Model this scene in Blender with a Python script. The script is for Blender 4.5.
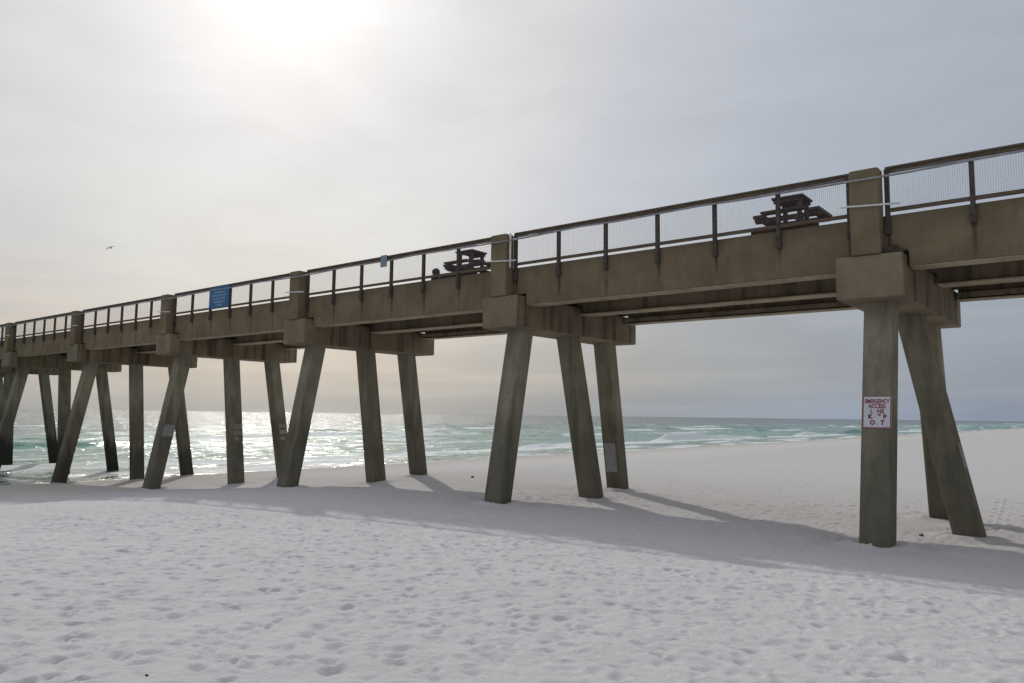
import bpy, bmesh, math, random
import numpy as np
from mathutils import Vector, Matrix
R = math.radians
sc = bpy.context.scene
col = sc.collection
for o in list(bpy.data.objects):
    bpy.data.objects.remove(o)

# ------------------------------------------------------------------ camera
ZO = 5.0                       # the camera's eye is 5 m above the sea; the pier runs along -X, inland is +X
YAW, PITCH, ROLL, FPX = 0.682, 0.0966, 0.0124, 759.0
fw = Vector((-math.cos(PITCH)*math.sin(YAW), math.cos(PITCH)*math.cos(YAW), math.sin(PITCH)))
rt0 = Vector((math.cos(YAW), math.sin(YAW), 0.0))
up0 = rt0.cross(fw)
rt = math.cos(ROLL)*rt0 + math.sin(ROLL)*up0
up = -math.sin(ROLL)*rt0 + math.cos(ROLL)*up0
cam_d = bpy.data.cameras.new('camera')
cam_d.sensor_width = 36.0
cam_d.lens = FPX/1024*36.0
cam_d.clip_start = 0.1
cam_d.clip_end = 120000
cam = bpy.data.objects.new('camera', cam_d)
col.objects.link(cam)
M = Matrix((rt, up, -fw)).transposed().to_4x4()
M.translation = Vector((0, 0, ZO))
cam.matrix_world = M
sc.camera = cam

# ------------------------------------------------------------------ light
sun_dir = Vector((-0.720, 0.470, 0.511)).normalized()      # towards the sun
elev = math.asin(sun_dir.z)
azim = math.atan2(sun_dir.x, sun_dir.y)
sd = bpy.data.lights.new('sun', 'SUN')
sd.energy = 2.4
sd.angle = R(0.9)
sd.color = (1.0, 0.95, 0.87)
sun = bpy.data.objects.new('sun', sd)
sun.rotation_euler = sun_dir.to_track_quat('Z', 'Y').to_euler()
sun.location = (-40, 40, 60)
col.objects.link(sun)

sc.view_settings.view_transform = 'Standard'
sc.view_settings.look = 'None'
sc.view_settings.gamma = 1
sc.view_settings.use_curve_mapping = False
sc.view_settings.exposure = -0.72


class NT:
    """Small helper to write node graphs."""
    def __init__(self, tree):
        self.t = tree
        self.t.nodes.clear()

    def n(self, typ, **kw):
        nd = self.t.nodes.new(typ)
        for k, v in kw.items():
            setattr(nd, k, v)
        return nd

    def put(self, sock, v):
        if isinstance(v, bpy.types.NodeSocket):
            self.t.links.new(v, sock)
        elif isinstance(v, (tuple, list)):
            v = tuple(v)
            if sock.type == 'RGBA' and len(v) == 3:
                v = v + (1,)
            sock.default_value = v
        else:
            sock.default_value = v

    def math(self, op, a, b=None, c=None, clamp=False):
        nd = self.n('ShaderNodeMath', operation=op, use_clamp=clamp)
        self.put(nd.inputs[0], a)
        if b is not None:
            self.put(nd.inputs[1], b)
        if c is not None:
            self.put(nd.inputs[2], c)
        return nd.outputs[0]

    def vm(self, op, a, b):
        nd = self.n('ShaderNodeVectorMath', operation=op)
        self.put(nd.inputs[0], a)
        self.put(nd.inputs[1], b)
        return nd.outputs['Value'] if op == 'DOT_PRODUCT' else nd.outputs[0]

    def noise(self, vec, scale=1.0, detail=4.0, rough=0.55, dist=0.0):
        nd = self.n('ShaderNodeTexNoise')
        self.put(nd.inputs['Vector'], vec)
        nd.inputs['Scale'].default_value = scale
        nd.inputs['Detail'].default_value = detail
        nd.inputs['Roughness'].default_value = rough
        nd.inputs['Distortion'].default_value = dist
        return nd.outputs['Fac']

    def ramp(self, fac, a, b, lo=0.0, hi=1.0, smooth=True):
        nd = self.n('ShaderNodeMapRange', interpolation_type='SMOOTHSTEP' if smooth else 'LINEAR')
        self.put(nd.inputs['Value'], fac)
        for k, v in (('From Min', a), ('From Max', b), ('To Min', lo), ('To Max', hi)):
            self.put(nd.inputs[k], v)
        return nd.outputs[0]

    def mix(self, fac, a, b, mode='MIX'):
        nd = self.n('ShaderNodeMix', data_type='RGBA', blend_type=mode)
        self.put(nd.inputs[0], fac)
        self.put(nd.inputs[6], a)
        self.put(nd.inputs[7], b)
        return nd.outputs[2]

    def curve(self, fac, pts):
        nd = self.n('ShaderNodeValToRGB')
        self.put(nd.inputs[0], fac)
        cr = nd.color_ramp
        while len(cr.elements) < len(pts):
            cr.elements.new(0.5)
        for e, (p, c) in zip(cr.elements, pts):
            e.position = p
            e.color = tuple(c) + (1,)
        return nd.outputs[0]


world = bpy.data.worlds.new('World')
sc.world = world
world.use_nodes = True
W = NT(world.node_tree)
tc = W.n('ShaderNodeTexCoord')
dirv = tc.outputs['Generated']
sky = W.n('ShaderNodeTexSky', sky_type='NISHITA', sun_disc=False)
sky.sun_elevation = elev
sky.sun_rotation = azim
sky.air_density = 1.0
sky.dust_density = 3.0
bg1 = W.n('ShaderNodeBackground')
W.put(bg1.inputs[0], sky.outputs[0])
bg1.inputs[1].default_value = 0.1
# a thin sheet of high cloud: bright around the sun, duller away from it, streaked low down
sep = W.n('ShaderNodeSeparateXYZ')
W.put(sep.inputs[0], dirv)
zc = W.math('MAXIMUM', sep.outputs[2], 0.0)
sdot = W.vm('DOT_PRODUCT', dirv, tuple(sun_dir))
ang = W.math('ARCCOSINE', W.math('MINIMUM', sdot, 0.99999))
angn = W.math('DIVIDE', ang, math.pi)
d = lambda a: a/180.0
veil = W.curve(angn, [(d(0), (.66, .665, .675)), (d(4), (.575, .58, .59)), (d(7.5), (.49, .495, .505)), (d(13), (.418, .423, .434)),
                      (d(19), (.400, .403, .41)), (d(25), (.338, .352, .385)), (d(31), (.305, .324, .36)),
                      (d(42), (.252, .278, .318)), (d(56), (.222, .247, .288)), (d(75), (.27, .29, .325)), (d(110), (.27, .285, .31)), (d(180), (.19, .20, .215))])
low = W.curve(angn, [(d(0), (1.14, 1.11, 1.0)), (d(20), (1.14, 1.09, .93)), (d(28), (1.10, .97, .77)), (d(37), (.84, .78, .68)), (d(51), (.87, .87, .86)), (d(180), (.85, .85, .85))])
hz = W.ramp(zc, 0.0, 0.30, 1.0, 0.0)
veil = W.mix(hz, veil, W.mix(1.0, veil, low, 'MULTIPLY'))
sv = W.n('ShaderNodeMapping')
W.put(sv.inputs[0], dirv)
sv.inputs['Scale'].default_value = (1.2, 1.2, 22.0)
streak = W.noise(sv.outputs[0], 2.2, 4, .5, .3)
sv2 = W.n('ShaderNodeMapping')
W.put(sv2.inputs[0], dirv)
sv2.inputs['Scale'].default_value = (1.0, 1.6, 3.2)
sv2.inputs['Rotation'].default_value = (0.3, 0.2, 0.5)
wisp = W.noise(sv2.outputs[0], 3.2, 6, .6, .6)
sfac = W.math('MULTIPLY', W.ramp(streak, .40, .66, -1.0, 1.0), W.ramp(zc, 0.02, 0.30, 0.045, 0.0))
wfac = W.math('MULTIPLY', W.ramp(wisp, .3, .7, -1.0, 1.0), 0.045)
mod = W.math('ADD', 1.0, W.math('ADD', sfac, wfac))
veil = W.mix(1.0, veil, W.n('ShaderNodeCombineColor').outputs[0], 'MIX') if False else veil
vmul = W.n('ShaderNodeVectorMath', operation='SCALE')
W.put(vmul.inputs[0], veil)
W.put(vmul.inputs['Scale'], mod)
pale = W.math('MULTIPLY', W.math('MULTIPLY', W.ramp(zc, .06, .15), W.ramp(zc, .22, .36, 1.0, 0.0)), W.ramp(angn, d(20), d(40), 1.0, 0.0))
vml2 = W.n('ShaderNodeVectorMath', operation='MULTIPLY_ADD')
W.put(vml2.inputs[0], vmul.outputs[0])
pv = W.n('ShaderNodeVectorMath', operation='SCALE')
pv.inputs[0].default_value = (.06, .056, .035)
W.put(pv.inputs['Scale'], pale)
W.put(vml2.inputs[1], pv.outputs[0])
W.put(vml2.inputs[2], vmul.outputs[0])
vmul = vml2
# warm and cool bands low in the west
band = W.math('MULTIPLY', W.ramp(streak, .5, .62), W.math('MULTIPLY', W.ramp(zc, .02, .05), W.ramp(zc, .10, .22, 1.0, 0.0)))
veil2 = W.mix(W.math('MULTIPLY', band, .4), vmul.outputs[0], W.mix(1.0, vmul.outputs[0], (1.07, .98, .90), 'MULTIPLY'))
veil2 = W.mix(W.math('MULTIPLY', W.ramp(zc, .010, .045, .75, 0.0), W.ramp(angn, d(24), d(42), .55, 1.0)), veil2, W.mix(1.0, veil2, (.86, .91, 1.0), 'MULTIPLY'))
bg2 = W.n('ShaderNodeBackground')
W.put(bg2.inputs[0], veil2)
bg2.inputs[1].default_value = 2.75
mixs = W.n('ShaderNodeMixShader')
mixs.inputs[0].default_value = 0.93
W.t.links.new(bg1.outputs[0], mixs.inputs[1])
W.t.links.new(bg2.outputs[0], mixs.inputs[2])
wo = W.n('ShaderNodeOutputWorld')
W.t.links.new(mixs.outputs[0], wo.inputs[0])

# ------------------------------------------------------------------ materials
MATS = {}


def new_mat(name):
    m = bpy.data.materials.new(name)
    m.use_nodes = True
    t = NT(m.node_tree)
    b = t.n('ShaderNodeBsdfPrincipled')
    o = t.n('ShaderNodeOutputMaterial')
    t.t.links.new(b.outputs[0], o.inputs[0])
    MATS[name] = m
    return t, b


def bump(t, b, h, strength, dist):
    bp = t.n('ShaderNodeBump')
    bp.inputs['Strength'].default_value = strength
    bp.inputs['Distance'].default_value = dist
    t.put(bp.inputs['Height'], h)
    t.put(b.inputs['Normal'], bp.outputs[0])
    return bp


def pos(t, scale=(1, 1, 1)):
    g = t.n('ShaderNodeNewGeometry')
    mp = t.n('ShaderNodeMapping')
    t.put(mp.inputs[0], g.outputs['Position'])
    mp.inputs['Scale'].default_value = scale
    s = t.n('ShaderNodeSeparateXYZ')
    t.put(s.inputs[0], g.outputs['Position'])
    return mp.outputs[0], s.outputs, g


# pier layout (u along the pier towards the sea = -X, v across it = Y)
UA, SP, VC, GR = 4.96, 12.19, 20.37, 0.0021
Z_RAIL, Z_FAS, Z_CT, Z_CB, Z_PIL, Z_FB = 6.45, 5.20, 4.16, 3.05, 6.38, 3.86


def concrete(name, base, stain_amt, mode):
    t, b = new_mat(name)
    p, xyz, g = pos(t)
    ps, _, _ = pos(t, (1.5, 1.5, .10) if mode == 'cap' else (2.0, 2.0, .16))
    ps2, _, _ = pos(t, (9, 9, .35))
    # every casting has its own tone and its own stains
    oi = t.n('ShaderNodeObjectInfo')
    rnd = oi.outputs['Random']
    shift = t.n('ShaderNodeVectorMath', operation='SCALE')
    shift.inputs[0].default_value = (37.0, 53.0, 3.0)
    t.put(shift.inputs['Scale'], rnd)
    ps = t.vm('ADD', ps, shift.outputs[0])
    ps2 = t.vm('ADD', ps2, shift.outputs[0])
    pb = t.vm('ADD', p, shift.outputs[0])
    big = t.noise(pb, .75, 5, .62, .4)
    fine = t.noise(pb, 9, 6, .65)
    st = t.noise(ps, 1.5, 5, .6)
    st2 = t.noise(ps2, 1.0, 4, .6)
    c = t.mix(t.ramp(big, .3, .7), [x*.76 for x in base], [min(1, x*1.18) for x in base])
    c = t.mix(t.ramp(rnd, 0, 1, 0, .28, False), c, [x*.62 for x in base])
    pits = t.noise(pb, 26, 3, .7)
    c = t.mix(t.math('MULTIPLY', t.ramp(pits, .62, .72), .45), c, [x*.4 for x in base])
    c = t.mix(t.math('MULTIPLY', t.ramp(fine, .35, .75), .30), c, [x*.62 for x in base])
    sm = t.math('MULTIPLY', t.ramp(st, .44, .70), stain_amt)
    sm2 = t.math('MULTIPLY', t.ramp(st2, .50, .78), stain_amt*.7)
    if mode == 'cap':
        # drips from the deck joint run down the long sides of the cap, hardly over its end
        nx = t.n('ShaderNodeSeparateXYZ')
        t.put(nx.inputs[0], g.outputs['True Normal'])
        side = t.ramp(t.math('ABSOLUTE', nx.outputs[0]), .4, .8, .10, 1.0)
        sm = t.math('MULTIPLY', sm, side)
        sm2 = t.math('MULTIPLY', sm2, t.math('MULTIPLY', side, .55))
    c = t.mix(sm, c, (.055, .045, .034))
    c = t.mix(sm2, c, (.12, .085, .052))
    z = t.math('SUBTRACT', xyz[2], ZO)
    if mode == 'pile':
        # ragged algae and damp line
        rag = t.noise(ps, 1.2, 3, .6)
        lvl = t.math('ADD', z, t.math('MULTIPLY', t.math('SUBTRACT', rag, .5), 4.2))
        damp = t.math('MULTIPLY', t.ramp(lvl, 1.2, -1.2), .58)
        c = t.mix(damp, c, (.068, .062, .045))
        far = t.ramp(xyz[0], -44, -58)
        wet = t.math('MULTIPLY', t.math('MULTIPLY', t.ramp(lvl, -1.9, -3.1), far), .85)
        c = t.mix(wet, c, (.022, .022, .018))
        g1 = t.noise(p, 2.3, 5, .7, .8)
        c = t.mix(t.math('MULTIPLY', t.ramp(g1, .58, .76), .35), c, (.10, .115, .07))
    if mode == 'fascia':
        # rust and damp runs below each railing post
        u = t.math('SUBTRACT', t.math('MULTIPLY', xyz[0], -1.0), UA)
        w = t.math('FLOORED_MODULO', u, SP)
        q = t.math('SUBTRACT', t.math('FLOORED_MODULO', t.math('ADD', t.math('SUBTRACT', w, .50), .939), 1.8783), .939)
        q = t.math('ABSOLUTE', t.math('ADD', q, t.math('MULTIPLY', t.math('SUBTRACT', st2, .5), .12)))
        run = t.math('MULTIPLY', t.ramp(q, .085, .02), t.math('MULTIPLY', t.ramp(z, 3.4, 4.7), .85))
        run = t.math('MULTIPLY', run, t.ramp(t.noise(p, .8, 2), .30, .50))
        c = t.mix(run, c, (.07, .045, .03))
        top = t.math('MULTIPLY', t.ramp(t.math('ADD', z, t.math('MULTIPLY', st2, .5)), 5.05, 5.5), .3)
        c = t.mix(top, c, (.08, .07, .055))
    t.put(b.inputs['Base Color'], c)
    b.inputs['Roughness'].default_value = .9
    b.inputs['Specular IOR Level'].default_value = .25
    h = t.math('ADD', t.math('MULTIPLY', fine, .7), t.math('MULTIPLY', t.noise(p, 40, 3), .3))
    bump(t, b, h, .35, .012)


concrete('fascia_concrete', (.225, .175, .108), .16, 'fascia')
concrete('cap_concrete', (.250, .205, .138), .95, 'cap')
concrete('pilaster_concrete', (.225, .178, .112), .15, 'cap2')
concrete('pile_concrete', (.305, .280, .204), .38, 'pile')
concrete('sandlit_flange_concrete', (.44, .375, .26), .30, 'deck')  # flange bottoms: light bounced off the sand is painted in as a paler base
concrete('deck_concrete', (.28, .23, .16), .6, 'deck')


def plain(name, base, rough=.6, metal=0.0, var=.25, scale=6.0, stretch=(1, 1, 1), bmp=.15):
    t, b = new_mat(name)
    p, xyz, g = pos(t, stretch)
    f = t.noise(p, scale, 5, .6)
    c = t.mix(t.ramp(f, .3, .7), [x*(1-var) for x in base], [min(1, x*(1+var)) for x in base])
    t.put(b.inputs['Base Color'], c)
    b.inputs['Roughness'].default_value = rough
    b.inputs['Metallic'].default_value = metal
    bump(t, b, f, bmp, .01)


plain('rail_wood', (.115, .084, .056), .85, 0, .35, 5, (.5, 6, 6), .3)
plain('post_steel', (.070, .056, .045), .75, .0, .4, 12)
plain('table_wood', (.085, .052, .034), .85, 0, .4, 7, (1, 1, 4), .3)
plain('wire', (.20, .20, .205), .5, .2, .15, 10, (1, 1, 1), 0)
plain('conduit', (.33, .33, .35), .5, .3, .2, 4)
plain('white_plastic', (.72, .71, .68), .5, 0, .08, 5)
plain('blue_sign', (.008, .115, .27), .45, 0, .12, 4, (1, 1, 1), .02)
plain('faded_lettering', (.42, .50, .60), .6, 0, .2, 9, (1, 1, 1), 0)
plain('sign_white', (.66, .655, .68), .5, 0, .06, 5, (1, 1, 1), .02)
plain('sign_red', (.27, .042, .055), .55, 0, .25, 20, (1, 1, 1), 0)
plain('sign_maroon', (.14, .022, .035), .55, 0, .25, 20, (1, 1, 1), 0)
plain('placard', (.20, .25, .32), .5, 0, .1, 4)
plain('dark_metal', (.03, .028, .026), .6, .2, .3, 8)
plain('tan_paint', (.27, .24, .185), .85, 0, .18, 5, (1, 1, 1), .1)
plain('grey_paint', (.27, .265, .26), .8, 0, .12, 5, (1, 1, 1), .1)
plain('feather', (.16, .15, .15), .8, 0, .3, 10)
plain('seaweed', (.07, .055, .04), .9, 0, .4, 20)
plain('red_plastic', (.42, .06, .03), .5, 0, .1, 9)
plain('shell', (.68, .65, .60), .5, 0, .1, 9)
plain('rubber', (.015, .014, .013), .9, 0, .3, 9)

# sand
t, b = new_mat('sand')
p, xyz, g = pos(t)
big = t.noise(p, .06, 4, .6)
mid = t.noise(p, .9, 5, .6)
fine = t.noise(p, 30, 6, .7)
grain = t.noise(p, 220, 3, .8)
c = t.mix(t.ramp(big, .3, .7), (.680, .648, .646), (.730, .698, .694))
c = t.mix(t.math('MULTIPLY', t.ramp(mid, .38, .7), .22), c, (.585, .55, .54))
c = t.mix(t.math('MULTIPLY', t.ramp(fine, .4, .75), .28), c, (.545, .51, .50))
c = t.mix(t.math('MULTIPLY', t.ramp(grain, .55, .8), .25), c, (.36, .33, .30))
pack = t.math('MULTIPLY', t.ramp(t.math('ADD', xyz[1], t.math('MULTIPLY', mid, 8.0)), 24, 40), .75)
c = t.mix(pack, c, (.585, .560, .528))
wl = t.math('ADD', xyz[2], t.math('MULTIPLY', t.math('SUBTRACT', t.noise(p, .12, 4), .5), .35))
wet = t.ramp(wl, .36, .08)
c = t.mix(t.math('MULTIPLY', t.ramp(wl, 1.0, .35), .62), c, (.50, .445, .36))
c = t.mix(t.math('MULTIPLY', wet, .62), c, (.235, .195, .15))
t.put(b.inputs['Base Color'], c)
t.put(b.inputs['Roughness'], t.ramp(wet, 0, 1, .95, .42))
t.put(b.inputs['Specular IOR Level'], t.ramp(wet, 0, 1, .15, .4))
h = t.math('ADD', t.math('MULTIPLY', t.noise(p, 7, 5, .6), .030), t.math('ADD', t.math('MULTIPLY', fine, .010), t.math('MULTIPLY', grain, .002)))
bump(t, b, h, t and 1.0, 1.0)

# sea
t, b = new_mat('sea_water')
p, xyz, g = pos(t)
at = t.n('ShaderNodeAttribute', attribute_name='foam')
ad = t.n('ShaderNodeAttribute', attribute_name='offshore')
off = ad.outputs['Fac']            # distance offshore / 1000
pa, _, _ = pos(t, (1.0, .45, 1.0))
n1 = t.noise(pa, .55, 6, .68, .7)
n2 = t.noise(pa, 2.4, 5, .65, .5)
patch = t.noise(pa, .035, 3, .5)
lace = t.math('ADD', t.math('MULTIPLY', n1, .62), t.math('MULTIPLY', n2, .38))
thr = t.math('SUBTRACT', 1.0, at.outputs['Fac'])
n3 = t.noise(p, 6.5, 3, .6, .4)
lace = t.math('ADD', t.math('MULTIPLY', lace, .75), t.math('MULTIPLY', n3, .25))
foam = t.ramp(t.math('SUBTRACT', t.math('ADD', t.math('MULTIPLY', t.math('SUBTRACT', lace, .5), 3.0), .5), thr), -.16, .26)
wc = t.curve(off, [(0.0, (.16, .20, .155)), (.012, (.10, .255, .19)), (.030, (.065, .255, .19)), (.085, (.050, .235, .178)),
                   (.15, (.032, .150, .135)), (.35, (.020, .075, .090)), (1.0, (.018, .048, .064))])
wc = t.mix(t.math('MULTIPLY', t.ramp(patch, .42, .62), .45), wc, t.mix(1.0, wc, (.62, .66, .78), 'MULTIPLY'))
cc = t.mix(t.math('MULTIPLY', foam, .93), wc, (.84, .85, .84))
t.put(b.inputs['Base Color'], cc)
t.put(b.inputs['Roughness'], t.mix(foam, (.17, .17, .17), (.85, .85, .85)))
b.inputs['IOR'].default_value = 1.333
# wave slopes: read straight from noise so that even far water keeps its facets
def slopes(vec, scale, detail, amp):
    nd = t.n('ShaderNodeTexNoise')
    t.put(nd.inputs['Vector'], vec)
    nd.inputs['Scale'].default_value = scale
    nd.inputs['Detail'].default_value = detail
    nd.inputs['Roughness'].default_value = .6
    c0 = t.vm('SUBTRACT', nd.outputs['Color'], (.5, .5, .5))
    return t.vm('MULTIPLY', c0, (amp, amp, 0))


wv, _, _ = pos(t, (1.0, .5, 1.0))
sl = t.vm('ADD', slopes(wv, .22, 3, .55), t.vm('ADD', slopes(wv, .9, 4, 1.5), slopes(p, 5.0, 3, 1.25)))
rel = t.ramp(foam, 0, 1, 1.0, .5)
slv = t.n('ShaderNodeVectorMath', operation='SCALE')
t.put(slv.inputs[0], sl)
t.put(slv.inputs['Scale'], t.math('MULTIPLY', rel, t.ramp(off, .05, .30, 1.0, 1.5)))
nrm = t.n('ShaderNodeVectorMath', operation='NORMALIZE')
t.put(nrm.inputs[0], t.vm('ADD', g.outputs['Normal'], slv.outputs[0]))
t.put(b.inputs['Normal'], nrm.outputs[0])

# ------------------------------------------------------------------ helpers
def setp(o, label=None, cat=None, group=None, kind=None):
    for k, v in (('label', label), ('category', cat), ('group', group), ('kind', kind)):
        if v:
            o[k] = v
    return o


def empty(name, loc=(0, 0, 0)):
    o = bpy.data.objects.new(name, None)
    o.location = loc
    o.empty_display_size = .3
    col.objects.link(o)
    return o


class MB:
    """Collects solids in (u, v, z) pier coordinates (z relative to the eye) and builds ONE mesh object."""
    def __init__(self, grade=True):
        self.V, self.F, self.grade = [], [], grade

    def add(self, vs, fs):
        k = len(self.V)
        self.V += [tuple(v) for v in vs]
        self.F += [tuple(i+k for i in f) for f in fs]

    def loft(self, rings, cap=True):
        n = len(rings[0])
        vs = [v for r in rings for v in r]
        fs = []
        for a in range(len(rings)-1):
            for i in range(n):
                j = (i+1) % n
                fs.append((a*n+i, a*n+j, (a+1)*n+j, (a+1)*n+i))
        if cap:
            fs.append(tuple(range(n-1, -1, -1)))
            fs.append(tuple((len(rings)-1)*n+i for i in range(n)))
        self.add(vs, fs)

    def box(self, u0, u1, v0, v1, z0, z1):
        q = lambda z: [(u0, v0, z), (u1, v0, z), (u1, v1, z), (u0, v1, z)]
        self.loft([q(z0), q(z1)])

    def cbox(self, u0, u1, v0, v1, z0, z1, c):
        """box with its vertical corners cut and its top and bottom edges eased"""
        def ring(z, e):
            a0, a1, b0, b1 = u0+e, u1-e, v0+e, v1-e
            return [(a0+c, b0, z), (a1-c, b0, z), (a1-c*.3, b0+c*.3, z), (a1, b0+c, z), (a1, b1-c, z), (a1-c*.3, b1-c*.3, z),
                    (a1-c, b1, z), (a0+c, b1, z), (a0+c*.3, b1-c*.3, z), (a0, b1-c, z), (a0, b0+c, z), (a0+c*.3, b0+c*.3, z)]
        e = c*.6
        self.loft([ring(z0, e), ring(z0+e*.3, e*.3), ring(z0+e, 0), ring(z1-e, 0), ring(z1-e*.3, e*.3), ring(z1, e)])

    def bar(self, a, b, w, n=4):
        """straight bar or tube of radius w from a to b"""
        a, b = Vector(a), Vector(b)
        d = (b-a).normalized()
        s = d.cross(Vector((0, 0, 1)))
        if s.length < 1e-3:
            s = Vector((1, 0, 0))
        s.normalize()
        q = s.cross(d)
        rings = []
        for c in (a, b):
            rings.append([c+(s*math.cos(2*math.pi*(i+.5)/n)+q*math.sin(2*math.pi*(i+.5)/n))*w for i in range(n)])
        self.loft(rings)

    def tube(self, pts, w, n=8):
        pts = [Vector(p) for p in pts]
        rings = []
        for i, c in enumerate(pts):
            d = (pts[min(i+1, len(pts)-1)]-pts[max(i-1, 0)]).normalized()
            s = d.cross(Vector((0, 0, 1)))
            if s.length < 1e-3:
                s = Vector((1, 0, 0))
            s.normalize()
            q = s.cross(d)
            rings.append([c+(s*math.cos(2*math.pi*k/n)+q*math.sin(2*math.pi*k/n))*w for k in range(n)])
        self.loft(rings)

    def prism_v(self, poly_uz, v0, v1):
        """polygon in the (u, z) plane pushed from v0 to v1"""
        self.loft([[(u, v0, z) for u, z in poly_uz], [(u, v1, z) for u, z in poly_uz]])

    def build(self, name, mat, parent=None, origin=(0, 0, 0), smooth=False):
        me = bpy.data.meshes.new(name)
        ou, ov, oz = origin
        vs = []
        for u, v, z in self.V:
            zz = z+(GR*(u-UA) if self.grade else 0)
            vs.append((-u+ou, v-ov, zz+ZO-oz))
        # mirroring u flips the winding, so recompute normals
        me.from_pydata(vs, [], self.F)
        bm = bmesh.new()
        bm.from_mesh(me)
        bmesh.ops.recalc_face_normals(bm, faces=bm.faces)
        bm.to_mesh(me)
        bm.free()
        if smooth:
            me.polygons.foreach_set('use_smooth', [True]*len(me.polygons))
        me.materials.append(MATS[mat])
        o = bpy.data.objects.new(name, me)
        col.objects.link(o)
        if parent is not None:
            o.parent = parent
        return o


def hash2(ix, iy, seed):
    h = (ix.astype(np.int64)*374761393+iy.astype(np.int64)*668265263+seed*982451653) & 0x7fffffff
    h = ((h ^ (h >> 13))*1274126177) & 0x7fffffff
    h = (h ^ (h >> 16)) & 0xffff
    return h/65535.0


def vnoise(x, y, seed=0):
    x, y = np.broadcast_arrays(np.asarray(x, float), np.asarray(y, float))
    ix, iy = np.floor(x), np.floor(y)
    fx, fy = x-ix, y-iy
    fx, fy = fx*fx*fx*(fx*(fx*6-15)+10), fy*fy*fy*(fy*(fy*6-15)+10)
    a, b_ = hash2(ix, iy, seed), hash2(ix+1, iy, seed)
    c_, d_ = hash2(ix, iy+1, seed), hash2(ix+1, iy+1, seed)
    return (a*(1-fx)+b_*fx)*(1-fy)+(c_*(1-fx)+d_*fx)*fy-.5


def graded(segs, lo, hi, grow=1.12):
    """coordinates: (start, end, step) segments, growing geometrically outwards to lo and hi"""
    xs = []
    for a, b_, s in segs:
        n = max(1, int(round((b_-a)/s)))
        xs += list(a+(b_-a)*np.arange(n)/n)
    xs.append(segs[-1][1])
    s, x = segs[-1][2], segs[-1][1]
    while x < hi:
        s *= grow
        x += s
        xs.append(x)
    s, x = segs[0][2], segs[0][0]
    pre = []
    while x > lo:
        s *= grow
        x -= s
        pre.append(x)
    return np.array(pre[::-1]+xs)


def grid_mesh(name, us, vs, Z, mat, attrs=()):
    nu, nv = len(us), len(vs)
    U, V = np.meshgrid(us, vs, indexing='ij')
    co = np.empty((nu*nv, 3), np.float32)
    co[:, 0] = -U.ravel()
    co[:, 1] = V.ravel()
    co[:, 2] = Z.ravel()+ZO
    idx = np.arange(nu*nv).reshape(nu, nv)
    q = np.stack([idx[:-1, :-1], idx[:-1, 1:], idx[1:, 1:], idx[1:, :-1]], -1).reshape(-1, 4)
    me = bpy.data.meshes.new(name)
    me.vertices.add(len(co))
    me.vertices.foreach_set('co', co.ravel())
    me.loops.add(q.size)
    me.loops.foreach_set('vertex_index', q.ravel().astype(np.int32))
    me.polygons.add(len(q))
    me.polygons.foreach_set('loop_start', (np.arange(len(q))*4).astype(np.int32))
    me.polygons.foreach_set('loop_total', np.full(len(q), 4, np.int32))
    me.polygons.foreach_set('use_smooth', np.ones(len(q), bool))
    me.update(calc_edges=True)
    for n, a in attrs:
        at_ = me.attributes.new(n, 'FLOAT', 'POINT')
        at_.data.foreach_set('value', a.ravel().astype(np.float32))
    me.materials.append(MATS[mat])
    o = bpy.data.objects.new(name, me)
    col.objects.link(o)
    return o


def sstep(x, a, b_):
    q = np.clip((x-a)/(b_-a), 0, 1)
    return q*q*(3-2*q)


# ------------------------------------------------------------------ the beach
def beach(u, v):
    """smooth height of the sand relative to the eye"""
    u, v = np.broadcast_arrays(np.asarray(u, float), np.asarray(v, float))
    berm = np.interp(v, [-400, -30, 0, 12.5, 20, 30, 5000], [-1.6, -1.5, -1.68, -2.48, -3.05, -3.12, -3.0])
    berm = berm + .10*sstep(u, 12, 0)*sstep(v, 20, 10)
    prof = np.interp(u, [0, 17, 24, 29.3, 35, 41.5, 48, 53.7, 57, 62, 70, 100, 400], [-2.9, -2.98, -3.08, -3.40, -3.86, -4.27, -4.52, -4.73, -4.98, -5.22, -5.6, -7.0, -12])
    prof = prof + .22*sstep(v, 22, 30)*sstep(u, 20, 28)*sstep(u, 60, 40)
    w = sstep(u, 4, 38)
    z = berm*(1-w)+prof*w
    z = z + .07*vnoise(u/9, v/9, 3)*sstep(u, 56, 40) + .05*vnoise(u/3.5, v/3.5, 4)*sstep(u, 52, 36)
    return z


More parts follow.
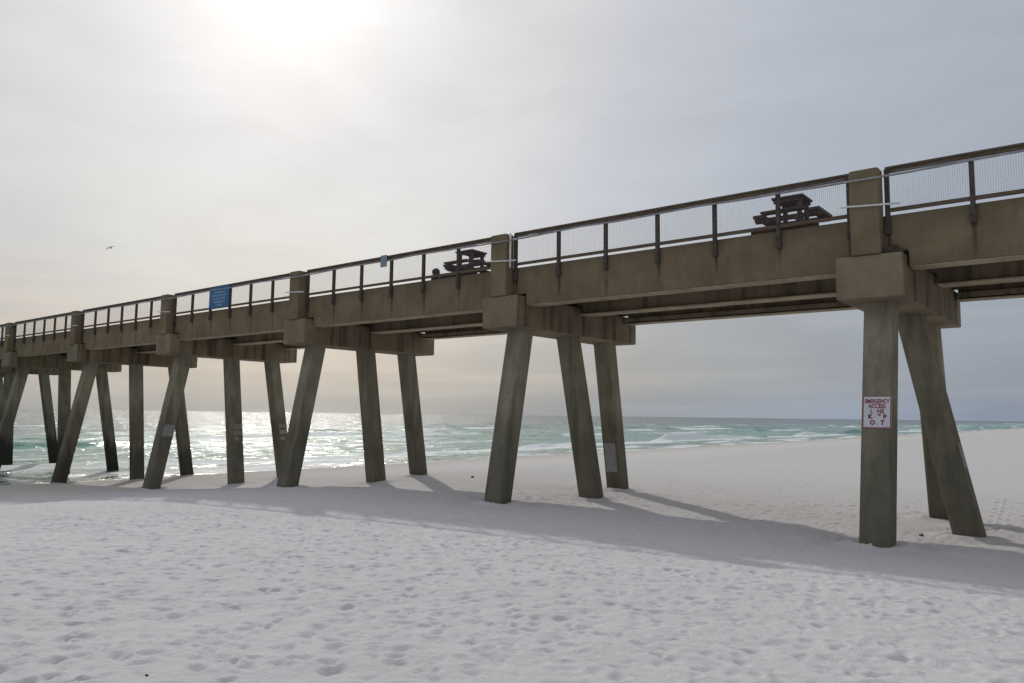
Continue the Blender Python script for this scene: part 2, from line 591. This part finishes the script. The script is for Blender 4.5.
us = graded([(-3, 20, .030), (20, 36, .07), (36, 64, .25)], -2500, 240, 1.15)
vs_ = graded([(1.2, 12.5, .029), (12.5, 23, .055), (23, 38, .10), (38, 70, .4)], -2500, 3500, 1.13)
U, V = np.meshgrid(us, vs_, indexing='ij')
Z = beach(U, V)
rough = sstep(U, 50, 34)*(1-.55*sstep(V, 19, 24))*(1-.75*sstep(V, 30, 48))
nearm = rough*((U > -20) & (U < 60) & (V < 80))
Z += nearm*(.016*vnoise(U/.85, V/.85, 11)+.026*vnoise(U/.30, V/.30, 12)+.018*vnoise(U/.15, V/.15, 13))
rng = np.random.default_rng(5)
for i_ in range(-2, 8):                                # sand scoured out and heaped round every pile
    for ru_, rv_ in ((0, .05), (-1.28, 4.02 if i_ else 3.5), (0, 8.05 if i_ else 7.45)):
        fu, fv = 4.96+i_*12.19+ru_-(.16 if i_ == 0 and rv_ > 1 else 0), 20.37+rv_
        if fu > 56:
            continue
        du_, dv_ = U-fu, V-fv
        rr_ = np.sqrt(du_**2+dv_**2)
        th_ = np.arctan2(dv_, du_)
        lob = 1+.5*np.sin(2*th_+rng.uniform(0, 6))+.35*np.sin(3*th_+rng.uniform(0, 6))
        m_ = rr_ < 4
        Z[m_] += ((.055*np.exp(-((rr_-.66)/.24)**2)*lob) - .05*np.exp(-((rr_-1.15)/.35)**2))[m_]


def stamp(cu, cv, a, b_, th, depth, rim=.22):
    r = a*2.2
    i0, i1 = np.searchsorted(us, [cu-r, cu+r])
    j0, j1 = np.searchsorted(vs_, [cv-r, cv+r])
    if i1-i0 < 2 or j1-j0 < 2:
        return
    du = us[i0:i1, None]-cu
    dv = vs_[None, j0:j1]-cv
    x = (du*math.cos(th)+dv*math.sin(th))/a
    y = (-du*math.sin(th)+dv*math.cos(th))/b_
    rr = x*x+y*y
    Z[i0:i1, j0:j1] += depth*(-np.exp(-rr**1.4*1.6)+rim*np.exp(-((np.sqrt(rr)-1.35)/.38)**2))


for k in range(30000):                                 # old, wind softened footprints all over
    cu, cv = rng.uniform(-3, 44), rng.uniform(1.3, 21.5)
    if cv < .25*cu-2:
        continue
    s = rng.choice((.6, .75, .9, 1.1))*rng.uniform(.85, 1.15)
    stamp(cu, cv, .095*s, .058*s, rng.uniform(0, math.pi), rng.uniform(.010, .034)*min(1.15, s))
for k in range(1500):                                  # and thinner beyond the pier
    cu, cv = rng.uniform(-3, 22), 21+rng.exponential(6)
    s = rng.uniform(.8, 1.5)
    stamp(cu, cv, .13*s, .08*s, rng.uniform(0, math.pi), rng.uniform(.012, .035))
for k in range(46):                                    # walking tracks
    cu, cv = rng.uniform(-2, 34), rng.uniform(2, 20)
    th = rng.normal(.3, .9)
    for st in range(rng.integers(6, 22)):
        side = .11 if st % 2 else -.11
        stamp(cu-math.sin(th)*side, cv+math.cos(th)*side, .125, .065, th+rng.normal(0, .12), rng.uniform(.018, .036), .3)
        cu += math.cos(th)*.62
        cv += math.sin(th)*.62
        th += rng.normal(0, .07)
        if cv > 21:
            break
for k in range(9):                                     # a few tracks beyond the pier
    cu, cv = rng.uniform(2, 16), rng.uniform(22, 36)
    th = rng.normal(2.6, .6)
    for st in range(18):
        side = .12 if st % 2 else -.12
        stamp(cu-math.sin(th)*side, cv+math.cos(th)*side, .19, .10, th, .05, .3)
        cu += math.cos(th)*.65
        cv += math.sin(th)*.65
sand = grid_mesh('sand_beach', us, vs_, Z, 'sand')
setp(sand, 'pale quartz sand beach pocked with old footprints', kind='structure')


def ground(u, v):
    i = min(max(int(np.searchsorted(us, u)), 1), len(us)-1)
    j = min(max(int(np.searchsorted(vs_, v)), 1), len(vs_)-1)
    return float(max(Z[i, j], Z[i-1, j], Z[i, j-1], Z[i-1, j-1]))


# ------------------------------------------------------------------ the sea
su = graded([(50, 112, .33), (112, 260, 1.0)], 49, 45000, 1.16)
sv_ = graded([(8, 100, .5), (100, 420, 1.6)], -9000, 60000, 1.12)
U, V = np.meshgrid(su, sv_, indexing='ij')
ZS = np.full(U.shape, -5.0)
foam = np.zeros(U.shape)
near = sstep(U, 330, 240)
ZS += near*sstep(U, 57, 75)*(.16*vnoise(U/5, V/9, 31)+.10*vnoise(U/2.1, V/3.5, 32)+.05*vnoise(U/1.0, V/1.6, 33))
rows = [(63.0, .16, .7, 1.4, 5, 1.0), (76.5, 1.05, 1.1, 3.0, 11, 1.15), (92, .40, 1.4, 4, 7, .7), (112, .62, 1.7, 5, 10, .9),
        (143, .55, 2.2, 6, 18, 1.0), (176, .55, 2.6, 7, 18, .9), (215, .45, 3, 8, 12, .6), (262, .6, 4, 9, 10, .35)]
for k, (u0, amp, wf, wb, fl, fk) in enumerate(rows):
    uc = u0+u0*.055*2*vnoise(V/70, V*0+k, 41)+3.4*vnoise(V/17, V*0+k, 42)+.9*vnoise(V/5, V*0+k, 43)
    a = np.clip(.55+1.6*vnoise(V/26, V*0+k*3, 44)+.5*vnoise(V/8, V*0+k*3, 45), 0.05, 1.3)
    d_ = U-uc
    ZS += amp*a*np.where(d_ < 0, np.exp(-(d_/wf)**2), np.exp(-(d_/wb)**2))
    br = np.clip((.72 if u0 < 80 else .55)+1.9*vnoise(V/21, V*0+k*5, 46)+.5*vnoise(V/6, V*0+k*5, 47), 0, 1)     # how far this stretch has broken
    fr = fk*br*np.where(d_ < -.2*wf, np.exp(-np.maximum(-d_-.9*wf, 0)/(fl*.55)), np.exp(-((d_+.2*wf)/(.35*wf+.2))**2))
    face = np.exp(-((d_+.55*wf)/(.5*wf))**2)*(1-br)            # unbroken green face
    foam = np.maximum(foam, fr*(1-.6*face))
streaks = np.clip(.36+.9*vnoise(U/3.2, V/14, 51)+.6*vnoise(U/1.4, V/5, 52), 0, 1)
foam = np.maximum(foam, streaks*(.52+.22*sstep(V, 120, 40))*sstep(U, 215, 90))
swash = sstep(U, 69, 60)*(.50+.9*vnoise(U/2.5, V/7, 53)+.5*vnoise(U/.9, V/2.4, 54))
foam = np.maximum(foam, swash)
white = np.clip(vnoise(U/7, V/16, 61)*3.0-.68, 0, .65)*sstep(U, 150, 220)
foam = np.maximum(foam, white)
# thin run-up sheet on the sand
ZS += sstep(U, 62, 54)*(.09+.26*vnoise(V/11, V*0, 71)+.12*vnoise(V/3.7, V*0, 72))
ZB = beach(U, V)
edge = np.exp(-np.maximum(ZS-ZB, 0)/.035)*sstep(U, 66, 58)
foam = np.clip(np.maximum(foam*.90, edge*.85), 0, 1)
sea = grid_mesh('sea', su, sv_, ZS, 'sea_water', [('foam', foam), ('offshore', np.clip((U-57)/1000, 0, 1))])
setp(sea, 'green and silver sea with rows of low breakers', kind='structure')

# ------------------------------------------------------------------ the pier
pier = empty('concrete_pier', (-UA, VC+4.13, ZO-3.0))
setp(pier, 'long tan concrete fishing pier on splayed square piles with a brown mesh railing', 'pier')
PO = (UA, VC+4.13, ZO-3.0)
FV = VC+.45                                # outer face of the deck edge beam


def pbuild(mb, name, mat, parent=pier, smooth=False):
    """part of the pier: mesh coordinates relative to the pier's base"""
    o = mb.build(name, mat, None, (PO[0], PO[1], PO[2]), smooth)
    # meshes are built relative to the pier's base, sub-parts keep the same origin
    o.parent = parent
    return o


def pile(uc, top, foot, h=.35):
    g_ = ground(uc+foot[0], VC+foot[1]) if uc < 60 else float(beach(uc, VC+foot[1]))
    zb, zt = g_-.9, Z_CB+.03
    m = MB(False)
    c = .035
    def at(z):
        k = (z-Z_CB)/(-3.05-Z_CB)
        return uc+top[0]+(foot[0]-top[0])*k, VC+top[1]+(foot[1]-top[1])*k
    rings = []
    for z in (zb, zt+GR*(uc-UA)):
        cu, cv = at(z)
        rings.append([(cu+x, cv+y, z) for x, y in ((-h+c, -h), (h-c, -h), (h, -h+c), (h, h-c), (h-c, h), (-h+c, h), (-h, h-c), (-h, -h+c))])
    m.loft(rings)
    return m, at


BENTS = range(-2, 9)
piles = {}
caps = {}
for i in BENTS:
    uc = UA+i*SP
    m = MB()
    m.cbox(uc-.80, uc+.80, VC, VC+8.26, Z_CB, Z_CT, .06)
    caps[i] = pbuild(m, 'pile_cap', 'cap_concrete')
    m = MB()
    m.cbox(uc-.32, uc+.39, VC-.06, FV-.03, Z_CT+.003, Z_PIL, .05)
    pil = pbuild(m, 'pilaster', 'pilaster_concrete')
    m = MB()
    ln = .72
    m.tube([(uc+ln*.80, VC-.11, 5.45), (uc, VC-.125, 5.40), (uc-ln*1.12, VC-.10, 5.345)], .026)
    pbuild(m, 'white_rod', 'white_plastic', pil, True)
    if i == 1:
        m = MB()
        m.tube([(uc-.44, VC+.05, 5.15), (uc-.44, VC+.05, 6.38)], .035)
        pbuild(m, 'white_pipe', 'white_plastic', pil, True)
    for key, top, foot in (('near', (0, 1.24), (0, .05)), ('mid', (-.1, 4.15), (-1.28 if i else -1.46, 4.02 if i else 3.5)), ('far', (0, 6.98), (0 if i else -.18, 8.05 if i else 7.45))):
        m, at = pile(uc, top, foot)
        piles[(i, key)] = (pbuild(m, 'pile', 'pile_concrete'), at)

for i in range(-2, 8):
    ua, ub = UA+i*SP, UA+(i+1)*SP
    a, b_ = ua+.03, ub-.03
    dap = .86
    poly = [(a, Z_CT+.085), (ua+dap, Z_CT+.085), (ua+dap, Z_FB), (ub-dap, Z_FB), (ub-dap, Z_CT+.085), (b_, Z_CT+.085), (b_, Z_FAS), (a, Z_FAS)]
    span = MB()
    span.box(a, b_, FV+.30, VC+7.46, 4.86, Z_FAS-.03)
    deck = pbuild(span, 'deck_slab', 'deck_concrete')
    m = MB()
    m.prism_v(poly, FV, FV+.297)
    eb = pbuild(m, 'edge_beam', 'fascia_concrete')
    m = MB()
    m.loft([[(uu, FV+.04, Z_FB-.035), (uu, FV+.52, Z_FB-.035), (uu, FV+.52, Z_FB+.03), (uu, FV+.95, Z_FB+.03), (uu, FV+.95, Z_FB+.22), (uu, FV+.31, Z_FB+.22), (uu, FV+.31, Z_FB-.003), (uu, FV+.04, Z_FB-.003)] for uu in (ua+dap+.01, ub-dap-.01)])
    pbuild(m, 'bottom_flange', 'sandlit_flange_concrete', eb)
    for vcn, hw in ((VC+2.35, .20), (VC+4.13, .24), (VC+5.9, .20)):
        m = MB()
        low = [(a, Z_CT+.085), (ua+dap+.02, Z_CT+.085), (ua+dap+.02, Z_FB+(.02 if hw > .22 else .32)), (ub-dap-.02, Z_FB+(.02 if hw > .22 else .32)), (ub-dap-.02, Z_CT+.085), (b_, Z_CT+.085), (b_, 4.855), (a, 4.855)]
        m.prism_v(low, vcn-hw*.6, vcn+hw*.6)
        gi = pbuild(m, 'girder', 'deck_concrete')
        if hw > .22:
            m = MB()
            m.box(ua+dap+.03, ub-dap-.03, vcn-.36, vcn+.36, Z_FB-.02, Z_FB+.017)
            pbuild(m, 'bottom_flange', 'sandlit_flange_concrete', gi)
    m = MB()
    m.prism_v(poly, VC+7.463, VC+7.76)
    m.box(ua+dap+.01, ub-dap-.01, VC+7.14, VC+7.46, Z_FB+.04, Z_FB+.20)
    eb = pbuild(m, 'edge_beam', 'deck_concrete')
    m = MB()
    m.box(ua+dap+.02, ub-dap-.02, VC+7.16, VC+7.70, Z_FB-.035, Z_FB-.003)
    pbuild(m, 'bottom_flange', 'sandlit_flange_concrete', eb)
    # bearing pads that show as a dark gap on the cap
    for uu in (ua+.45, ub-.45):
        m = MB()
        m.box(uu-.24, uu+.24, FV+.04, FV+.26, Z_CT+.004, Z_CT+.082)
        pbuild(m, 'bearing_pad', 'rubber')
    # railing
    rail = MB()
    rail.box(ua+.40, ub-.40, FV-.13, FV+.06, Z_RAIL-.05, Z_RAIL)
    rail.box(ua+.40, ub-.40, FV-.10, FV-.05, Z_RAIL-.165, Z_RAIL-.053)
    ro = pbuild(rail, 'railing', 'rail_wood')
    m = MB()
    m.box(ua+.42, ub-.42, FV-.09, FV-.035, Z_FAS+.07, Z_FAS+.17)
    pbuild(m, 'bottom_rail', 'rail_wood', ro)
    for k in range(7):
        pu = ua+.50+k*1.8783
        m = MB()
        hw = .052
        m.box(pu-hw, pu+hw, FV-.118, FV-.004, Z_FAS-.47, Z_RAIL-.053)
        m.box(pu-.068, pu+.068, FV-.124, FV-.006, Z_FAS-.49, Z_FAS-.20)
        for zz in (Z_FAS-.27, Z_FAS-.42):
            m.bar((pu, FV-.15, zz), (pu, FV-.10, zz), .028, 6)
        pbuild(m, 'post', 'post_steel', ro)
    m = MB()
    u0, u1, z0, z1 = ua+.48, ub-.48, Z_FAS+.12, Z_RAIL-.12
    n = int((u1-u0)/.052)
    for k in range(n+1):
        uu = u0+(u1-u0)*k/n
        m.bar((uu, FV-.024, z0), (uu, FV-.024, z1), .0023, 3)
    n = int((z1-z0)/.052)
    for k in range(n+1):
        zz = z0+(z1-z0)*k/n
        m.bar((u0, FV-.028, zz), (u1, FV-.028, zz), .0023, 3)
    pbuild(m, 'wire_mesh', 'wire', ro)
    m = MB()
    zc_ = Z_RAIL-.25
    sag = [.0, .012, .02, .012, .0]
    pts = [(ua-.38, VC-.10, zc_-.11), (ua+.38, VC-.10, zc_-.10), (ua+1.0, VC+.04, zc_-.06), (ua+1.9, FV-.155, zc_+.03)]
    pts += [(ua+1.9+(SP-3.8)*k/6, FV-.155, zc_+.045-.02*math.sin(k*2.1+i)) for k in range(1, 6)]
    pts += [(ub-1.9, FV-.155, zc_+.03), (ub-1.0, VC+.04, zc_-.07), (ub-.385, VC-.10, zc_-.11)]
    m.tube(pts, .030, 8)
    pbuild(m, 'conduit', 'conduit', ro, True)
    m = MB()
    m.tube([(ua+.6, FV-.16, zc_+.10)]+[(ua+.6+(SP-1.2)*k/8, FV-.16, zc_+.085-.035*math.sin(math.pi*k/8)) for k in range(1, 8)]+[(ub-.6, FV-.16, zc_+.10)], .010, 6)
    pbuild(m, 'cable', 'conduit', ro, True)

# painted-over patches on a few piles (thin paint on the pile's own face)
def patch_on(i, key, z0, z1, face, w0, w1, label, mat='grey_paint'):
    o, at = piles[(i, key)]
    m = MB(False)
    h = .35+.004
    ring = []
    for z in (z0, z1):
        cu, cv = at(z)
        if face == 'near':
            ring.append([(cu+w0, cv-h-.002, z), (cu+w1, cv-h-.002, z), (cu+w1, cv-h+.004, z), (cu+w0, cv-h+.004, z)])
        else:
            ring.append([(cu-h-.002, cv+w0, z), (cu-h-.002, cv+w1, z), (cu-h+.004, cv+w1, z), (cu-h+.004, cv+w0, z)])
    m.loft(ring)
    p_ = pbuild(m, 'paint_patch', mat, o)
    p_['label'] = label


patch_on(1, 'far', -2.34, -1.13, 'near', -.27, .27, 'pale grey paint patch low on the pile')
patch_on(3, 'near', -1.40, -.76, 'inland', -.30, .30, 'pale grey paint patch')
patch_on(3, 'mid', -1.00, -.72, 'inland', -.28, .30, 'pale tan paint patch', 'tan_paint')
patch_on(3, 'mid', -1.36, -1.10, 'inland', -.28, .26, 'pale tan paint patch', 'tan_paint')
patch_on(3, 'mid', -1.66, -1.46, 'inland', -.18, .05, 'small pale tan paint patch', 'tan_paint')
patch_on(3, 'far', -.95, -.75, 'inland', -.25, .22, 'pale tan paint stripe', 'tan_paint')
patch_on(3, 'far', -1.35, -1.10, 'inland', -.22, .28, 'pale grey paint stripe')
patch_on(3, 'far', -1.75, -1.50, 'inland', -.2, .1, 'pale tan paint stripe', 'tan_paint')
patch_on(0, 'mid', -1.30, -.62, 'inland', -.20, .20, 'pale grey paint patch')

# ------------------------------------------------------------------ signs
def text_mesh(name, body, size, mat, parent, loc, bold=.0, sx=1.0):
    cu = bpy.data.curves.new(name, 'FONT')
    cu.body = body
    cu.size = size
    cu.align_x = 'CENTER'
    cu.align_y = 'CENTER'
    cu.offset = bold
    cu.extrude = .0015
    cu.resolution_u = 4
    to = bpy.data.objects.new(name, cu)
    col.objects.link(to)
    bpy.context.view_layer.update()
    me = bpy.data.meshes.new_from_object(to.evaluated_get(bpy.context.evaluated_depsgraph_get()))
    bpy.data.objects.remove(to)
    me.transform(Matrix.Diagonal((sx, 1, 1, 1)))
    me.materials.clear()
    me.materials.append(MATS[mat])
    o = bpy.data.objects.new(name, me)
    o.location = loc
    o.rotation_euler = (R(90), 0, 0)
    o.parent = parent
    col.objects.link(o)
    return o


def sign_part(name, parent, x0, x1, y0, y1, z0, z1, mat):
    """box in the sign's own frame: x right, y out of the face = -, z up"""
    me = bpy.data.meshes.new(name)
    bm = bmesh.new()
    bmesh.ops.create_cube(bm, size=1.0, matrix=Matrix.Translation(((x0+x1)/2, (y0+y1)/2, (z0+z1)/2)) @ Matrix.Diagonal((x1-x0, y1-y0, z1-z0, 1)))
    bm.to_mesh(me)
    bm.free()
    me.materials.append(MATS[mat])
    o = bpy.data.objects.new(name, me)
    col.objects.link(o)
    o.parent = parent
    return o


po, at = piles[(0, 'near')]
zs = .19
cu_, cv_ = at(zs)
tilt = math.atan2(1.24-.05, Z_CB+3.05)
sg = empty('warning_sign', (-(cu_-.02), cv_-.35-.012, zs+ZO))
sg.rotation_euler = (-tilt, 0, 0)
setp(sg, 'white emergency access sign with red border and faded red lettering on the nearest pile', 'sign')
SW, SH = .335, .415
sign_part('sign_panel', sg, -SW, SW, -.006, .010, -SH, SH, 'sign_white')
bmb = bmesh.new()
me = bpy.data.meshes.new('border')
for x0, x1, z0, z1 in ((-SW+.002, SW-.002, SH-.022, SH-.002), (-SW+.002, SW-.002, -SH+.002, -SH+.024), (-SW+.002, -SW+.022, -SH+.025, SH-.023), (SW-.026, SW-.002, -SH+.025, SH-.023)):
    bmesh.ops.create_cube(bmb, size=1.0, matrix=Matrix.Translation(((x0+x1)/2, -.0085, (z0+z1)/2)) @ Matrix.Diagonal((x1-x0, .004, z1-z0, 1)))
bmb.to_mesh(me)
bmb.free()
me.materials.append(MATS['sign_red'])
bo = bpy.data.objects.new('border', me)
col.objects.link(bo)
bo.parent = sg
fy = -.0085
text_mesh('lettering', "EMERGENCY", .145, 'sign_red', sg, (0, fy, .27), .005, .69)
text_mesh('lettering', "ACCESS", .145, 'sign_red', sg, (0, fy, .145), .005, .80)
text_mesh('lettering', "L", .15, 'sign_red', sg, (-.12, fy, .015), .003, .85)
text_mesh('lettering', "NE", .15, 'sign_red', sg, (.085, fy, .015), .0045, .85)
text_mesh('lettering', "K", .155, 'sign_maroon', sg, (-.155, fy, -.125), .007, .95)
text_mesh('lettering', '"', .155, 'sign_maroon', sg, (.06, fy, -.125), .005, 1.1)
text_mesh('lettering', "P", .155, 'sign_maroon', sg, (.185, fy, -.125), .007, .95)
text_mesh('lettering', "O", .155, 'sign_maroon', sg, (-.10, fy, -.275), .007, .95)
text_mesh('lettering', ".", .155, 'sign_maroon', sg, (.02, fy, -.27), .004, 1)
text_mesh('lettering', "T", .155, 'sign_maroon', sg, (.13, fy, -.275), .007, .95)

# blue notice on the railing
bs = empty('notice_sign', (36.40*-1, FV-.145, 5.80+ZO+GR*32))
setp(bs, 'small blue sign with faded white lettering hung on the pier railing', 'sign')
sign_part('sign_panel', bs, -.95, .95, -.012, .012, -.52, .58, 'blue_sign')
rs = random.Random(3)
for zz, wd in ((.30, .50), (.13, .66), (-.04, .58), (-.21, .50), (-.37, .2)):
    bml = bmesh.new()
    x = -wd
    while x < wd:
        w = rs.uniform(.05, .09)
        hgt = rs.uniform(.075, .10)
        bmesh.ops.create_cube(bml, size=1.0, matrix=Matrix.Translation((x+w/2, -.0145, zz)) @ Matrix.Diagonal((w*.55, .004, hgt, 1)))
        if rs.random() < .6:
            bmesh.ops.create_cube(bml, size=1.0, matrix=Matrix.Translation((x+w*.6, -.0145, zz+rs.choice((-.03, 0, .03)))) @ Matrix.Diagonal((w*.5, .0036, .022, 1)))
        x += w+.02+(.07 if rs.random() < .16 else 0)
    me = bpy.data.meshes.new('lettering')
    bml.to_mesh(me)
    bml.free()
    me.materials.append(MATS['faded_lettering'])
    lo = bpy.data.objects.new('lettering', me)
    col.objects.link(lo)
    lo.parent = bs

# grey-blue placard clipped to the top rail
pl = empty('placard', (-23.62, FV-.20, 6.24+ZO+GR*18))
setp(pl, 'small blank grey blue placard fixed to a post of the pier railing', 'placard')
sign_part('sign_panel', pl, -.19, .19, -.010, .010, -.26, .23, 'placard')
sign_part('bracket', pl, -.03, .03, .012, .085, -.12, .12, 'dark_metal')

# ------------------------------------------------------------------ picnic tables on the deck
DZ = Z_FAS-.03


def picnic_table(uc, vc_, label):
    """square table on four posts with a bench on each side, all on crossed runners"""
    z0 = DZ+GR*(uc-UA)
    org = (uc, vc_, z0+ZO)
    r = empty('picnic_table', (-uc, vc_, z0+ZO))
    setp(r, label, 'picnic table', 'picnic tables on the pier deck')

    def part(name, fn):
        m = MB(False)
        fn(m)
        return m.build(name, 'table_wood', r, org)
    H, B = 1.23, .74

    def top(m):
        for k in range(6):
            m.box(uc-.45+k*.152, uc-.45+k*.152+.142, vc_-.45, vc_+.45, z0+H-.055, z0+H)
        for s_ in (-1, 1):
            m.box(uc-.41, uc+.41, vc_+s_*.36-.04, vc_+s_*.36+.04, z0+H-.16, z0+H-.058)
    part('tabletop', top)
    for s_ in (-1, 1):
        for q in (-1, 1):
            part('leg', lambda m: m.box(uc+s_*.31-.055, uc+s_*.31+.055, vc_+q*.31-.055, vc_+q*.31+.055, z0+.16, z0+H-.06))

        def bench(m):
            for k in range(2):
                m.box(uc+s_*.79-.16+k*.165, uc+s_*.79-.16+k*.165+.15, vc_-.62, vc_+.62, z0+B-.09, z0+B)
            m.box(uc+s_*.79-.13, uc+s_*.79+.13, vc_-.55, vc_-.49, z0+B-.19, z0+B-.093)
            m.box(uc+s_*.79-.13, uc+s_*.79+.13, vc_+.49, vc_+.55, z0+B-.19, z0+B-.093)
        part('bench', bench)

        def bench2(m):
            for k in range(2):
                m.box(uc-.60, uc+.60, vc_+s_*.79-.16+k*.165, vc_+s_*.79-.16+k*.165+.15, z0+B-.06, z0+B)
        part('bench', bench2)
        part('cross_beam', lambda m: m.box(uc-.93, uc+.93, vc_+s_*.40-.035, vc_+s_*.40+.035, z0+B-.21, z0+B-.065))
        part('cross_beam', lambda m: m.box(uc+s_*.40-.035, uc+s_*.40+.035, vc_-.93, vc_+.93, z0+B-.36, z0+B-.215))
        part('foot_runner', lambda m: m.box(uc-.95, uc+.95, vc_+s_*.72-.06, vc_+s_*.72+.06, z0+.003, z0+.25))
    part('foot_runner', lambda m: m.box(uc-.06, uc+.06, vc_-.95, vc_+.95, z0+.253, z0+.34))
    return r


picnic_table(7.38, 22.05, 'brown square picnic table behind the railing, close to the nearest pilaster')
picnic_table(20.05, 22.05, 'brown square picnic table on the deck beside the short round capped post')

# dark round capped post beside the farther table
m = MB(False)
uc, vc_ = 21.55, 21.6
z0 = DZ+GR*(uc-UA)
prof = [(0, .20), (.30, .20), (.31, .13), (.40, .12), (.44, .15), (.52, .165), (.60, .15), (.66, .09), (.685, .02)]
m.loft([[(uc+r_*math.cos(2*math.pi*k/14), vc_+r_*math.sin(2*math.pi*k/14), z0+.002+zz) for k in range(14)] for zz, r_ in prof])
o = m.build('capped_post', 'dark_metal', None, (uc, vc_, z0+ZO), True)
o.location = (-uc, vc_, z0+ZO)
setp(o, 'short dark post with a round cap beside the farther picnic table', 'post')

# small lamp on the railing far along
lm = empty('rail_lamp', (-65.35, FV-.2, 6.17+ZO+GR*60))
setp(lm, 'small dark box lamp on the railing at the far left pilaster', 'lamp')
sign_part('housing', lm, -.42, .05, -.10, .10, -.06, .08, 'dark_metal')
sign_part('bracket', lm, .05, .40, -.02, .02, 0, .05, 'dark_metal')

# ------------------------------------------------------------------ gull
def gull(loc, label):
    me = bpy.data.meshes.new('gull')
    bm = bmesh.new()
    sec = [(-.30, .01, 0), (-.22, .04, 0), (-.10, .075, .0), (.05, .085, .0), (.16, .06, .01), (.22, .05, .03), (.28, .045, .04), (.32, .02, .035), (.37, .008, .02)]
    rings = []
    for x, r_, z in sec:
        rings.append([bm.verts.new((x, r_*math.cos(2*math.pi*k/8), z+r_*.9*math.sin(2*math.pi*k/8))) for k in range(8)])
    for a in range(len(rings)-1):
        for k in range(8):
            bm.faces.new((rings[a][k], rings[a][(k+1) % 8], rings[a+1][(k+1) % 8], rings[a+1][k]))
    bm.faces.new(rings[0][::-1])
    bm.faces.new(rings[-1])
    for s in (-1, 1):
        st = [(.06, .0, .12, .05, .02), (.30, .02, .12, .17, .018), (.52, -.02, .10, .15, .012), (.78, -.14, .03, .03, .006)]
        wr = []
        for y, xo, ch, z, th in st:
            wr.append([bm.verts.new((xo+ch, s*y, z)), bm.verts.new((xo, s*y, z+th)), bm.verts.new((xo-ch, s*y, z)), bm.verts.new((xo, s*y, z-th*.5))])
        for a in range(3):
            for k in range(4):
                bm.faces.new((wr[a][k], wr[a][(k+1) % 4], wr[a+1][(k+1) % 4], wr[a+1][k]))
        bm.faces.new(wr[0])
        bm.faces.new(wr[-1][::-1])
    bmesh.ops.recalc_face_normals(bm, faces=bm.faces)
    bm.to_mesh(me)
    bm.free()
    me.polygons.foreach_set('use_smooth', [True]*len(me.polygons))
    me.materials.append(MATS['feather'])
    o = bpy.data.objects.new('gull', me)
    o.location = loc
    o.rotation_euler = (R(18), R(-6), R(-60))
    col.objects.link(o)
    setp(o, label, 'bird')


gull((-99.8*1.3, 41.5*1.3, 20.54*1.3+ZO), 'small dark gull gliding with spread wings above the pier')

# ------------------------------------------------------------------ litter on the sand
def lump(name, u, v, size, mat, label, cat, seed, flat=.5):
    bm = bmesh.new()
    bmesh.ops.create_icosphere(bm, subdivisions=3, radius=1.0)
    rr = random.Random(seed)
    ph = [rr.uniform(0, 6) for _ in range(6)]
    for vt in bm.verts:
        c = vt.co
        k = 1+.22*math.sin(3*c.x+ph[0])*math.sin(2.5*c.y+ph[1])+.14*math.sin(6*c.y+ph[2])*math.sin(5*c.z+ph[3])+.08*math.sin(11*c.x+ph[4])*math.sin(9*c.y+ph[5])
        vt.co = Vector((c.x*size[0]*k, c.y*size[1]*k, c.z*size[0]*flat*k))
    me = bpy.data.meshes.new(name)
    bm.to_mesh(me)
    bm.free()
    me.polygons.foreach_set('use_smooth', [True]*len(me.polygons))
    me.materials.append(MATS[mat])
    o = bpy.data.objects.new(name, me)
    o.location = (-u, v, ground(u, v)+ZO+size[0]*flat*.35)
    o.rotation_euler = (0, 0, rr.uniform(0, 3))
    col.objects.link(o)
    setp(o, label, cat)


lump('seaweed_clump', 25.2, 28.1, (.13, .07), 'seaweed', 'small dark clump of seaweed on the bare sand beyond the pier', 'seaweed', 1)
lump('seaweed_clump', 4.55, 23.3, (.08, .05), 'seaweed', 'small dark clump lying behind the nearest pile', 'seaweed', 2)
lump('pebble', 5.3, 2.62, (.012, .010), 'rubber', 'single black pebble on the footprinted foreground sand', 'pebble', 3, .7)
lump('plastic_scrap', 4.78, 20.00, (.05, .03), 'red_plastic', 'tiny red scrap at the foot of the nearest pile', 'litter', 4, .35)
lump('shell', 5.02, 19.97, (.05, .04), 'shell', 'small white shell at the foot of the nearest pile', 'shell', 5, .5)

# dark debris caught between the nearest pilaster and the beam
m = MB(False)
rr = random.Random(8)
for k in range(26):
    cx, cy = UA-.56+rr.uniform(-.20, .20), VC+.22+rr.uniform(-.16, .14)
    zz = Z_CT+.02+rr.uniform(0, .20)*(1-abs(cx-(UA-.56))/.26)
    a_ = rr.uniform(0, 6.3)
    l_ = rr.uniform(.08, .16)
    m.tube([(cx-math.cos(a_)*l_, cy-math.sin(a_)*l_*.8, zz-.01), (cx, cy, zz+.03), (cx+math.cos(a_)*l_, cy+math.sin(a_)*l_*.8, zz-.01)], rr.uniform(.018, .035), 6)
prof = [(0, .20), (.06, .22), (.13, .17), (.19, .07)]
m.loft([[(UA-.56+r_*math.cos(6.283*k/12)*(1+.12*math.sin(3*k)), VC+.22+.8*r_*math.sin(6.283*k/12)*(1+.12*math.cos(5*k)), Z_CT+.004+zz) for k in range(12)] for zz, r_ in prof])
o = m.build('bird_nest', 'seaweed', None, (UA-.56, VC+.22, Z_CT+ZO), True)
o.location = (-(UA-.56), VC+.22, Z_CT+ZO)
setp(o, 'dark heap of twigs on the nearest pile cap beside its pilaster', 'nest')
